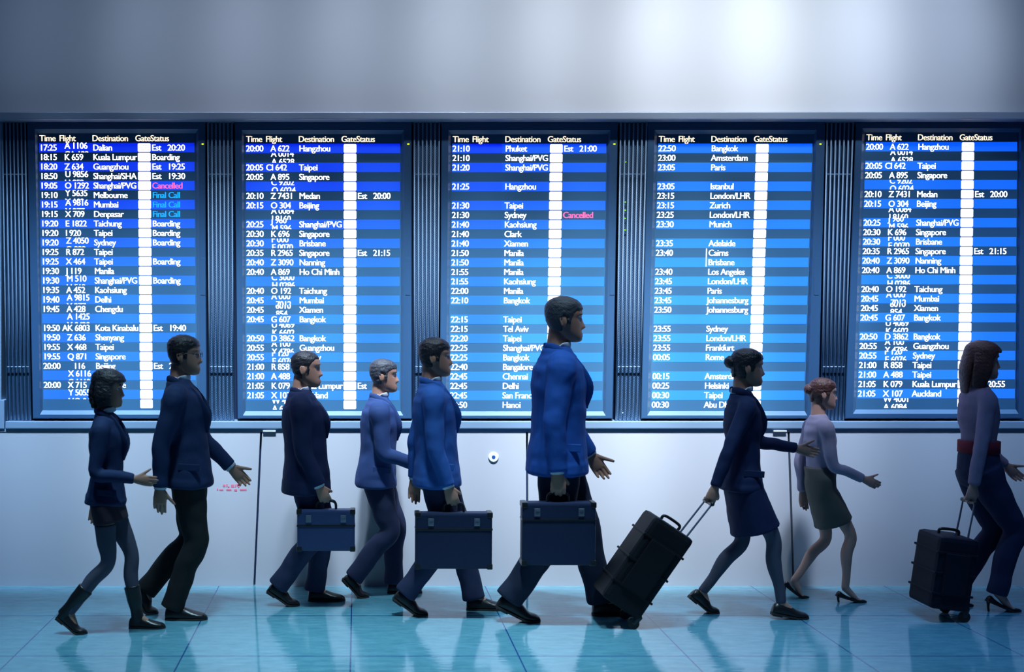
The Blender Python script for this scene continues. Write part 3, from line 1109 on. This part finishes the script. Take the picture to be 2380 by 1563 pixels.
def person(S):
    Y = S['Y']
    base_px = S['feet_y']
    Ht = at(S['head'], S['top'], Y).z                # standing height as posed
    sc = Ht / 1.75
    fem = S.get('fem', False)
    zhip, zneck = .515 * Ht, .845 * Ht
    hip = Vector((X_at(S['hip'], 1120, Y), Y, zhip))
    neck = Vector((X_at(S['neck'], 905, Y), Y, zneck))
    hc = Vector((X_at(S['head'], 850, Y), Y, Ht - .117 * sc * 1.0))
    root = thing('person', (hip.x, Y, 0), S['label'], 'person')
    bulk = S.get('bulk', 1.0)

    def spine(t):
        p = hip + (neck - hip) * t
        if t < 0:
            p = hip + Vector((0, 0, (neck - hip).length * t)) 
        return p + X * (0.018 * sc * math.sin(max(0, min(1, t)) * math.pi)) * 0.6
    shw = (.150 if fem else .175) * sc
    hpw = .085 * sc
    shoulder = {s: spine(.87) + Yv * (s * shw) for s in (-1, 1)}
    hipj = {s: hip + Yv * (s * hpw) for s in (-1, 1)}
    skin = S.get('skin', M_SKIN)
    body = MB()
    # trunk under the clothes
    tr = [(-.10, .125, .085), (0, .135, .095), (.25, .110, .085), (.5, .118, .092), (.72, .130, .088), (.88, .115, .068), (.97, .060, .055)]
    if fem:
        tr = [(t, a * .9, b * .95) for t, a, b in tr]
    body.tube([spine(t) for t, a, b in tr], [(a * sc, b * sc) for t, a, b in tr], n=24)
    # neck and head
    yaw, pit = math.radians(S.get('yaw', -6)), math.radians(S.get('pitch', 4))
    MH = Matrix.Translation(hc) @ Matrix.Rotation(yaw, 4, 'Z') @ Matrix.Rotation(pit, 4, 'Y') @ Matrix.Scale(sc * S.get('hs', 1.0), 4)
    hr = [[MH @ p for p in r] for r in head_rings()]
    body.rings(hr)
    nk = MH @ Vector((-.028, 0, -.055))
    body.tube([spine(.94), neck + (nk - neck) * .35, nk], [(.060 * sc, .062 * sc), (.052 * sc, .055 * sc), (.050 * sc, .056 * sc)], n=18)
    RH = MH.to_3x3()
    for s in (-1, 1):          # ears
        body.ball(MH @ Vector((-.012, s * .077, -.006)), (.019 * sc, .008 * sc, .032 * sc), Matrix.Rotation(yaw, 3, 'Z') @ Matrix.Rotation(math.radians(-14) + pit, 3, 'Y') @ Matrix.Rotation(s * .25, 3, 'Z'), nu=14, nv=8)
        body.tube([MH @ Vector((-.022, s * .080, .02)), MH @ Vector((-.030, s * .082, .0)), MH @ Vector((-.018, s * .080, -.03))], [.005 * sc] * 3, n=8)
    # arms
    grips = {}
    armpts = {}
    for s, key in ((-1, 'near_arm'), (1, 'far_arm')):
        ua, flex, grip = S[key][:3]
        ab = S[key][3] if len(S[key]) > 3 else .10
        a1 = math.radians(ua)
        d1 = Vector((math.sin(a1), s * ab, -math.cos(a1))).normalized()
        el = shoulder[s] + d1 * .182 * Ht
        a2 = math.radians(ua + flex)
        d2 = Vector((math.sin(a2), s * (ab * .25 - .02), -math.cos(a2))).normalized()
        wr = el + d2 * .150 * Ht
        armpts[s] = (shoulder[s], el, wr, d2)
        k = sc * (.86 if fem else 1)
        body.tube([shoulder[s] - Yv * s * .03, shoulder[s] + d1 * .08 * sc, el, el + d2 * .08 * sc, wr], [.052 * k, .046 * k, .038 * k, .037 * k, (.023 * k, .029 * k)], n=16)
        dh = d2
        if len(S[key]) > 4:
            a3 = math.radians(S[key][4]); dh = Vector((math.sin(a3), 0, -math.cos(a3)))
        grips[s] = hand(body, wr, dh, s, sc * (.9 if fem else 1), grip)
    # legs
    legs = {}
    Lf = .150 * Ht * (.95 if fem else 1)
    heels = S.get('heels', 0.0)
    for s, key in ((-1, 'near_leg'), (1, 'far_leg')):
        mode, fx_, ang = S[key]
        yy = Y + s * .078 * sc
        py = S.get('feet_y')
        x = X_at(fx_, py, yy)
        if mode == 'flat':                     # x = heel
            heel = Vector((x, yy, heels))
            fdx = math.sqrt(max(.01, (.70 * Lf) ** 2 - heels ** 2))
            ball = Vector((x + fdx, yy, 0.0))
            toe = ball + X * .30 * Lf
        elif mode == 'off':                    # toe-off, x = toe tip
            toe = Vector((x, yy, 0.0))
            ball = toe - X * .30 * Lf
            a = math.radians(ang)
            heel = ball + Vector((-math.cos(a), 0, math.sin(a))) * .70 * Lf
        else:                                  # heel strike, x = heel
            heel = Vector((x, yy, 0.0 + heels))
            a = math.radians(ang)
            fd = Vector((math.cos(a), 0, math.sin(a)))
            ball = heel + fd * .70 * Lf; toe = ball + fd * .30 * Lf
        fd = (ball - heel).normalized()
        up = Yv.cross(fd); up = up if up.z > 0 else -up
        ank = heel + fd * .20 * Lf + up * .085 * sc
        kn = ik(hipj[s], ank, .243 * Ht, .240 * Ht, X)
        legs[s] = (hipj[s], kn, ank, heel, ball, toe)
        k = sc * (.92 if fem else 1)
        mid_c = kn.lerp(ank, .35) - X * .016 * sc
        body.tube([hipj[s] + Z * .02, hipj[s].lerp(kn, .45), kn, mid_c, kn.lerp(ank, .75), ank], [.080 * k, .067 * k, (.047 * k, .050 * k), (.047 * k, .050 * k), .034 * k, .031 * k], n=18)
        body.tube([ank, ank.lerp(ball, .45) + up * .006, ball + up * .022 * sc, ball.lerp(toe, .55) + Z * .018 * sc], [(.028 * k, .034 * k), (.028 * k, .027 * k), (.033 * k, .014 * k), (.022 * k, .009 * k)], n=14)
    bo = body.build('body', skin, root, voxel=0.0046, relax=2)
    # eyes
    for s in (-1, 1):
        e = MB()
        c0 = Vector((.0685, s * .0315, .012))
        e.ball(c0, .0108, nu=18, nv=12)
        e.ball(c0 + Vector((.0072, s * .002, 0)), (.0042, .0056, .0056), nu=14, nv=8, mi=1)
        e.v = [MH @ p for p in e.v]
        e.build('eye', [M_EYE, M_IRIS], root, smooth=True)
    build_hair(S['hair'][0], MH, sc, S['hair'][1], root)
    if S.get('glasses'):
        e = MB()
        for s in (-1, 1):
            e.tube([(.098 + .001 * math.cos(a), s * .031 + .022 * math.cos(a), .010 + .017 * math.sin(a)) for a in [i * math.pi / 6 for i in range(13)]], [.0016] * 13, n=6, sub=2)
            e.tube([(.096, s * .053, .014), (.05, s * .080, .016), (-.012, s * .088, .018), (-.026, s * .087, .002)], [.0017] * 4, n=6, sub=4)
        e.tube([(.099, -.009, .012), (.103, 0, .015), (.099, .009, .012)], [.0017] * 3, n=6)
        e.v = [MH @ p for p in e.v]
        e.build('glasses', M_GLASS, root, smooth=True)
    # --- clothes
    tops, bottoms = S['top_mat'], S['bottom_mat']
    hem = S.get('hem', -.17)
    if fem:
        tt = [(hem, .196, .140), (hem * .5, .192, .138), (0, .182, .132), (.22, .146, .112), (.42, .128, .104), (.62, .146, .122), (.76, .156, .112), (.88, .148, .086), (.95, .095, .072), (1.0, .062, .060)]
    else:
        tt = [(hem, .208, .158), (hem * .5, .206, .156), (0, .200, .150), (.25, .180, .134), (.45, .178, .134), (.65, .194, .140), (.80, .202, .126), (.90, .172, .098), (.97, .105, .078), (1.01, .070, .068)]
    if S.get('top_name') == 'blouse':
        tt = [(.10, .118, .094), (.22, .124, .102)] + tt[4:]
    elif hem > -.02:
        tt = tt[2:]
    top = MB()
    top.tube([spine(t) for t, a, b in tt], [(a * sc * bulk, b * sc * bulk) for t, a, b in tt], n=28, cap=.15)
    kf = sc * (.80 if fem else 1.0) * bulk
    for s in (-1, 1):
        sh, el, wr, d2 = armpts[s]
        d1 = (el - sh).normalized()
        top.tube([sh - Yv * s * .05 + Z * .0, sh + d1 * .03, sh.lerp(el, .45), el, el.lerp(wr, .4), wr - d2 * .012], [.072 * kf, .074 * kf, .064 * kf, .057 * kf, .052 * kf, (.042 * kf, .046 * kf)], n=18, cap=.25)
    tname = S.get('top_name', 'jacket')
    to = top.build(tname, tops, root, voxel=0.0085, relax=3, wrinkle=.0045, wscale=8)
    if not fem or tname == 'jacket':
        # shirt collar, cuffs and lapels
        cb = MB()
        c_n = spine(.985)
        upn = (nk - spine(.94)).normalized()
        ring_pts = [c_n + upn * (.012 + .018 * (1 - math.cos(a)) * .5) * sc + X * (.004 + math.cos(a) * -.066) * sc + Yv * math.sin(a) * .064 * sc for a in [i * 2 * math.pi / 16 for i in range(17)]]
        cb.tube(ring_pts, [(.006 * sc, .020 * sc)] * 17, n=10, sub=2, lat=X, cap=.3)
        cb.build('shirt_collar', S.get('shirt', M_SHIRT), root, voxel=0.004, relax=2)
        lp = MB()
        lf = .86 if fem else 1.0
        for s in (-1, 1):
            lp.tube([spine(1.0) + Vector((-.062, s * .020, .012)) * sc, spine(.985) + Vector((-.012, s * .078, .010)) * sc, spine(.88) + Vector((.078 * lf, s * .074 * lf, 0)) * sc,
                     spine(.66) + Vector((.142 * bulk * lf, s * .055 * lf, 0)) * sc, spine(.44) + Vector((.138 * bulk * (.80 if fem else 1), s * .012, 0)) * sc],
                    [(.010 * sc, .022 * sc), (.010 * sc, .024 * sc), (.010 * sc, .030 * sc), (.009 * sc, .030 * sc), (.006 * sc, .008 * sc)], n=10, sub=6, cap=.3)
        lp.build('lapel', tops, to, voxel=0.005, relax=2)
        pk = MB()
        c0 = spine(.10) + Vector((.03, -(.186 if not fem else .166) * sc * bulk, 0))
        pk.box(c0, (.13 * sc, .014, .042 * sc), Matrix.Rotation(.06, 3, 'Y'))
        pk.build('pocket_flap', tops, to, bevel=.004)
        if not fem:
            for s in (-1, 1):
                sh, el, wr, d2 = armpts[s]
                cf = MB(); cf.tube([wr - d2 * .03, wr + d2 * .006], [(.034 * sc, .038 * sc)] * 2, n=16, sub=2, cap=.1)
                cf.build('shirt_cuff', S.get('shirt', M_SHIRT), root, smooth=True)
    if S['bottom'] == 'trousers':
        tr = MB()
        kk = sc * (.9 if fem else 1.0) * S.get('leg_bulk', 1.0)
        tr.tube([spine(-.12), spine(0), spine(.16), spine(.30)], [(.130 * kk, .108 * kk), (.165 * kk, .128 * kk), (.158 * kk, .122 * kk), (.140 * kk, .110 * kk)], n=26, cap=.3)
        for s in (-1, 1):
            h_, kn, an, heel, ball, toe = legs[s]
            dn = (an - kn).normalized()
            fr = S.get('flare', 1.0)
            cut = .40 if fem else .5
            tr.tube([h_ + Z * .03, h_.lerp(kn, .3), h_.lerp(kn, .7), kn, kn.lerp(an, .35) - X * .012, kn.lerp(an, .75) - X * .006, an + dn * .012 * sc - X * .006],
                    [(.092 * kk, .116 * kk), (.090 * kk, .106 * kk), (.080 * kk, .088 * kk), (.070 * kk, .076 * kk), (.069 * kk * fr, .074 * kk * fr), (.064 * kk * fr, .070 * kk * fr), (.062 * kk * fr, .074 * kk * fr)], n=20, cap=.12)
        tr.build('trousers', bottoms, root, voxel=0.0085, relax=3, wrinkle=.005, wscale=7)
    else:
        sk = MB()
        zh = at(830, S['skirt_hem'], Y).z
        rows = []
        tw = .27 if tname == 'blouse' else .0
        for t in (0.0, .2, .4, .6, .8, 1.0):
            z = spine(tw).z * (1 - t) + zh * t
            xs = []
            for s in (-1, 1):
                h_, kn, an = legs[s][:3]
                if z >= kn.z:
                    q = (h_.z - z) / (h_.z - kn.z); q = max(0, q); p = h_.lerp(kn, min(1, q))
                else:
                    p = kn.lerp(an, (kn.z - z) / (kn.z - an.z))
                xs.append(p.x)
            mx, hw = sum(xs) / 2, abs(xs[0] - xs[1]) / 2
            if t == 0:
                rows.append((Vector((spine(tw).x, Y, z)), (.146 if tw else .158) * sc, (.120 if tw else .116) * sc))
            else:
                fl = S.get('skirt_flare', 0.0) * t
                rows.append((Vector((mx, Y, z)), (.188 + fl * .5) * sc, hw + (.112 - .022 * t + fl) * sc))
        sk.tube([r[0] for r in rows], [(r[1], r[2]) for r in rows], n=30, cap=.04, sub=4)
        sk.build('skirt', bottoms, root, voxel=0.009, relax=3, wrinkle=.004, wscale=7)
    if S.get('stockings'):
        for s in (-1, 1):
            st = MB()
            h_, kn, an, heel, ball, toe = legs[s]
            k = sc * .92
            mid_c = kn.lerp(an, .35) - X * .016 * sc
            st.tube([h_.lerp(kn, .40), h_.lerp(kn, .62), kn, mid_c, kn.lerp(an, .75), an], [.078 * k, .072 * k, (.053 * k, .054 * k), (.051 * k, .054 * k), .038 * k, .035 * k], n=18, cap=.2)
            st.build('stocking', S['stockings'], root, voxel=0.006, relax=2)
    if S.get('belt'):
        bl = MB()
        c0 = spine(.30)
        bl.tube([c0 - Z * .038 * sc, c0 + Z * .038 * sc], [(.150 * sc, .124 * sc)] * 2, n=28, sub=2, cap=.05)
        bl.build('belt', S['belt'], root, smooth=True)
    kind = S.get('shoes', 'oxford')
    for s in (-1, 1):
        h_, kn, an, heel, ball, toe = legs[s]
        if kind == 'boot':
            shoe(root, heel, ball, toe, sc * .92, M_LEATHER, 'oxford', boot_to=an.lerp(kn, .48) - X * .012)
        elif kind == 'pump':
            shoe(root, heel, ball, toe, sc * .92, M_LEATHER, 'pump', rise=heel.z)
        else:
            shoe(root, heel, ball, toe, sc * (.95 if fem else 1.0), M_LEATHER, 'oxford')
    return root, grips, sc


NAVY = cloth('navy_wool', (0.010, 0.026, 0.085))
NAVY2 = cloth('navy_dark_wool', (0.008, 0.016, 0.060))
BLUE = cloth('blue_coat', (0.012, 0.075, 0.33))
MIDBLUE = cloth('mid_blue_wool', (0.025, 0.10, 0.36))
SLATE = cloth('slate_blue_wool', (0.035, 0.075, 0.22))
OLIVE_T = cloth('charcoal_trousers', (0.014, 0.015, 0.017))
DARK_T = cloth('dark_blue_trousers', (0.012, 0.018, 0.042))
GREYB_T = cloth('grey_blue_trousers', (0.022, 0.030, 0.075))
BROWN_S = cloth('brown_skirt', (0.032, 0.022, 0.034))
OLIVE_S = cloth('olive_grey_skirt', (0.085, 0.085, 0.075))
LAV = cloth('lavender_blouse', (0.30, 0.27, 0.38))
MAUVE = cloth('mauve_blouse', (0.26, 0.20, 0.29))
MAROON = cloth('maroon_cloth', (0.20, 0.020, 0.035))
STOCK = cloth('grey_stockings', (0.075, 0.075, 0.11))

P = []
P.append(dict(Y=7.30, feet_y=1467, top=864, head=252, neck=243, hip=246, fem=True, hair=('bob', M_HAIR), pitch=6,
              near_arm=(-6, 88, 0, .10), far_arm=(-16, 10, 0), near_leg=('off', 203, 40), far_leg=('flat', 300, 0),
              top_mat=NAVY, bottom='skirt', bottom_mat=BROWN_S, skirt_hem=1212, stockings=STOCK, shoes='boot', hem=-.04, top_name='jacket',
              label='person with dark bob, navy jacket, brown skirt and black boots, forearm held out'))
P.append(dict(Y=7.66, feet_y=1436, top=783, head=430, neck=414, hip=438, hair=('short', M_HAIR), glasses=True, pitch=3,
              near_arm=(-16, 14, 0), far_arm=(20, 24, 0), near_leg=('flat', 384, 0), far_leg=('off', 368, 62),
              top_mat=NAVY, bottom='trousers', bottom_mat=OLIVE_T, hem=-.12,
              label='person in glasses, navy suit jacket and black trousers, empty hand swung back'))
P.append(dict(Y=8.03, feet_y=1399, top=819, head=712, neck=697, hip=712, hair=('buzz', M_HAIR), pitch=3, hs=1.04, bulk=1.1,
              near_arm=(4, 20, 1), far_arm=(-8, 18, 0), near_leg=('off', 697, 34), far_leg=('flat', 716, 0),
              top_mat=NAVY2, bottom='trousers', bottom_mat=GREYB_T, hem=-.20,
              label='person with close-cropped hair in dark navy jacket, slim blue case in hand'))
P.append(dict(Y=8.27, feet_y=1393, top=838, head=893, neck=880, hip=874, hair=('short', M_HAIR_G), pitch=2,
              near_arm=(6, 62, 0), far_arm=(-10, 20, 0), near_leg=('off', 858, 48), far_leg=('flat', 900, 0),
              top_mat=SLATE, bottom='trousers', bottom_mat=GREYB_T, hem=-.13,
              label='person in slate blue jacket nearest the wall, forearm bent forward and hands empty'))
P.append(dict(Y=7.77, feet_y=1420, top=789, head=1012, neck=1000, hip=1015, hair=('short', M_HAIR), pitch=2,
              near_arm=(2, 16, 1), far_arm=(-16, 14, 0), near_leg=('off', 995, 36), far_leg=('flat', 1084, 0),
              top_mat=MIDBLUE, bottom='trousers', bottom_mat=GREYB_T, hem=-.13,
              label='person in mid blue jacket carrying a wide navy briefcase, behind the tallest person'))
P.append(dict(Y=7.62, feet_y=1438, top=694, head=1312, neck=1292, hip=1294, hair=('short', M_HAIR_G), pitch=3, bulk=1.08,
              near_arm=(-8, 12, 1), far_arm=(14, 20, 0), near_leg=('off', 1256, 26), far_leg=('flat', 1376, 0),
              top_mat=BLUE, bottom='trousers', bottom_mat=DARK_T, hem=-.16, leg_bulk=1.08,
              label='tallest person, greying hair, bright blue coat, striding with a black briefcase'))
P.append(dict(Y=7.68, feet_y=1424, top=814, head=1738, neck=1722, hip=1722, fem=True, hair=('bun', M_HAIR), pitch=4,
              near_arm=(-26, 6, 1, .20), far_arm=(34, 44, 0), far_leg=('off', 1672, 40), near_leg=('flat', 1792, 0), heels=.03,
              top_mat=NAVY2, bottom='skirt', bottom_mat=NAVY2, skirt_hem=1232, stockings=STOCK, shoes='oxford', hem=-.10,
              label='person with dark hair bun and dark navy skirt suit pulling a black suitcase'))
P.append(dict(Y=8.12, feet_y=1406, top=882, head=1915, neck=1902, hip=1906, fem=True, hair=('bun', M_HAIR_R), skin=M_SKIN2, pitch=4,
              near_arm=(10, 56, 0), far_arm=(-14, 20, 0), near_leg=('flat', 1942, 0), far_leg=('off', 1880, 38), heels=.04,
              top_mat=LAV, top_name='blouse', bottom='skirt', bottom_mat=OLIVE_S, skirt_hem=1215, shoes='pump', hem=.0,
              label='shortest person, reddish hair bun, lavender blouse, olive grey skirt, bare legs'))
P.append(dict(Y=7.87, feet_y=1415, top=798, head=2284, neck=2270, hip=2272, fem=True, hair=('long', M_HAIR_R), skin=M_SKIN2, pitch=3,
              near_arm=(-14, 4, 1, .22), far_arm=(18, 30, 0), far_leg=('off', 2262, 50), near_leg=('flat', 2290, 0), heels=.065,
              top_mat=MAUVE, top_name='blouse', bottom='trousers', bottom_mat=GREYB_T, shoes='pump', hem=.0, belt=MAROON, leg_bulk=1.08,
              label='person with long reddish hair, mauve blouse, maroon belt and high heels'))
built = [person(S) for S in P]


# ------------------------------------------------------------------ luggage
def briefcase(gp, wid, hei, dep, material, label, tilt=0.0):
    """Case hanging from the point gp where a fist closes; long side along X."""
    R = Matrix.Rotation(tilt, 3, 'Y')
    top = gp - Z * .052
    c = top + R @ Vector((0, 0, -hei / 2))
    root = thing('briefcase', c - Z * hei / 2, label, 'briefcase')

    def T(x, y, z):
        return c + R @ Vector((x, y, z))
    mb = MB(); mb.box(c, (wid, dep, hei), R)
    sh = mb.build('shell', material, root, bevel=.014, smooth=False)
    mb = MB(); mb.box(T(0, 0, hei * .5 - .10), (wid + .004, dep + .008, .012), R)
    mb.build('seam_strap', M_LEATHER, root, bevel=.003)
    mb = MB()
    mb.tube([T(-.062, 0, hei / 2 - .004), T(-.060, 0, hei / 2 + .032), T(-.042, 0, hei / 2 + .050), T(0, 0, hei / 2 + .053), T(.042, 0, hei / 2 + .050), T(.060, 0, hei / 2 + .032), T(.062, 0, hei / 2 - .004)],
            [.008, .008, .010, .0115, .010, .008, .008], n=12, sub=5)
    mb.build('handle', M_LEATHER, root, smooth=True)
    for s in (-1, 1):
        mb = MB(); mb.box(T(s * wid * .30, -dep / 2 - .003, hei / 2 - .055), (.034, .010, .045), R)
        mb.box(T(s * wid * .30, -dep / 2 - .007, hei / 2 - .040), (.020, .010, .014), R)
        mb.build('latch', M_BRASS, root, bevel=.002)
    for sx in (-1, 1):
        for sz in (-1, 1):
            mb = MB(); mb.box(T(sx * (wid / 2 - .014), 0, sz * (hei / 2 - .014)), (.034, dep + .006, .034), R)
            mb.build('corner_guard', M_LEATHER, root, bevel=.006)
    return root


def suitcase(pivot, ang, length, thick, width, grip_pt, material, label, four=False):
    """Rolling case leaning on its wheels: pivot = floor point under the wheel axle, ang = lean from vertical towards +X."""
    R = Matrix.Rotation(ang, 3, 'Y')
    wr = .032
    axle = pivot + Z * wr
    root = thing('suitcase', pivot, label, 'suitcase')
    o = axle

    def T(x, y, z):
        return o + R @ Vector((x, y, z))
    # local: z up the case, x = thickness towards the walker
    x0 = -(thick / 2 - .012)
    mb = MB(); mb.box(T(x0, 0, .03 + length / 2), (thick, width, length), R)
    sh = mb.build('shell', material, root, bevel=.030)
    mb = MB()
    for fz in (.22, .5, .78):
        mb.box(T(x0, 0, .03 + length * fz), (thick + .010, width + .008, .014), R)
    mb.build('rib', material, sh, bevel=.004)
    mb = MB(); mb.box(T(x0, -width / 2 - .006, .03 + length * .5), (thick * .62, .018, length * .56), R)
    mb.build('front_pocket', material, root, bevel=.006)
    mb = MB(); mb.tube([T(x0 - .06, 0, .03 + length), T(x0 - .05, 0, .058 + length), T(x0 + .05, 0, .058 + length), T(x0 + .06, 0, .03 + length)], [.009] * 4, n=10)
    mb.build('carry_handle', M_LEATHER, root, smooth=True)
    for sy in (-1, 1):
        for sx in ((0,) if not four else (-1, 1)):
            mb = MB()
            cxx = (sx * (thick / 2 - .03)) if four else 0
            wc = T(cxx, sy * (width / 2 - .035), 0)
            if four:
                wc.z = wr
            n = 20
            mb.rings([[wc + Vector((r * math.cos(2 * math.pi * k / n), y, r * math.sin(2 * math.pi * k / n))) for k in range(n)] for r, y in ((.010, -.013), (wr, -.012), (wr, .012), (.010, .013))])
            wo = mb.build('wheel', M_SOLE, root)
            mb = MB(); mb.tube([wc + Vector((0, 0, .004)), T(cxx, sy * (width / 2 - .035), .050)], [(.017, .020), (.022, .026)], n=10, sub=2)
            mb.build('wheel_bracket', M_LEATHER, wo, smooth=True)
    # telescopic handle up to the hand
    tops = []
    hy = .075
    base = [T(-.035, s * hy, .03 + length * .55) for s in (-1, 1)]
    for s, b in zip((-1, 1), base):
        mb = MB()
        t = grip_pt + Vector((0, s * hy, 0))
        mb.tube([b, t], [.0065, .0055], n=10, sub=3)
        mb.build('pull_rod', M_BRASS, root, smooth=True)
    mb = MB(); mb.tube([grip_pt + Yv * -hy * 1.15, grip_pt, grip_pt + Yv * hy * 1.15], [.0125, .0115, .0125], n=12)
    mb.build('pull_grip', M_LEATHER, root, smooth=True)
    return root


gp = built[2][1][-1][0]
briefcase(gp, .36, .26, .085, M_CASEBLUE, 'slim dark blue briefcase carried by the person with close-cropped hair')
gp = built[4][1][-1][0]
briefcase(gp, .46, .34, .10, M_CASELEATHER, 'wide navy briefcase carried by the person in mid blue jacket')
gp = built[5][1][-1][0]
briefcase(gp, .43, .37, .11, M_CASELEATHER, 'deep black briefcase carried by the tallest person in bright blue coat')
gp = built[6][1][-1][0]
pv = on_floor(1452, 1440); pv.y = gp.y - .02
v = gp - (pv + Z * .032)
ang = math.atan2(v.x, v.z)
suitcase(Vector((pv.x, gp.y - .02, 0)), ang, .57, .27, .32, gp, M_NYLON, 'large black suitcase tipped far over, wheels beside the tallest person')
gp = built[8][1][-1][0]
pv = on_floor(2178, 1416)
v = gp - Vector((pv.x, gp.y, .032))
ang = math.atan2(v.x, v.z)
suitcase(Vector((pv.x, gp.y - .03, 0)), ang, .44, .24, .32, gp, M_NYLON2, 'small dark cabin suitcase pulled by the person in high heels', four=False)

for o in bpy.data.objects:
    if '_org' in o:
        del o['_org']
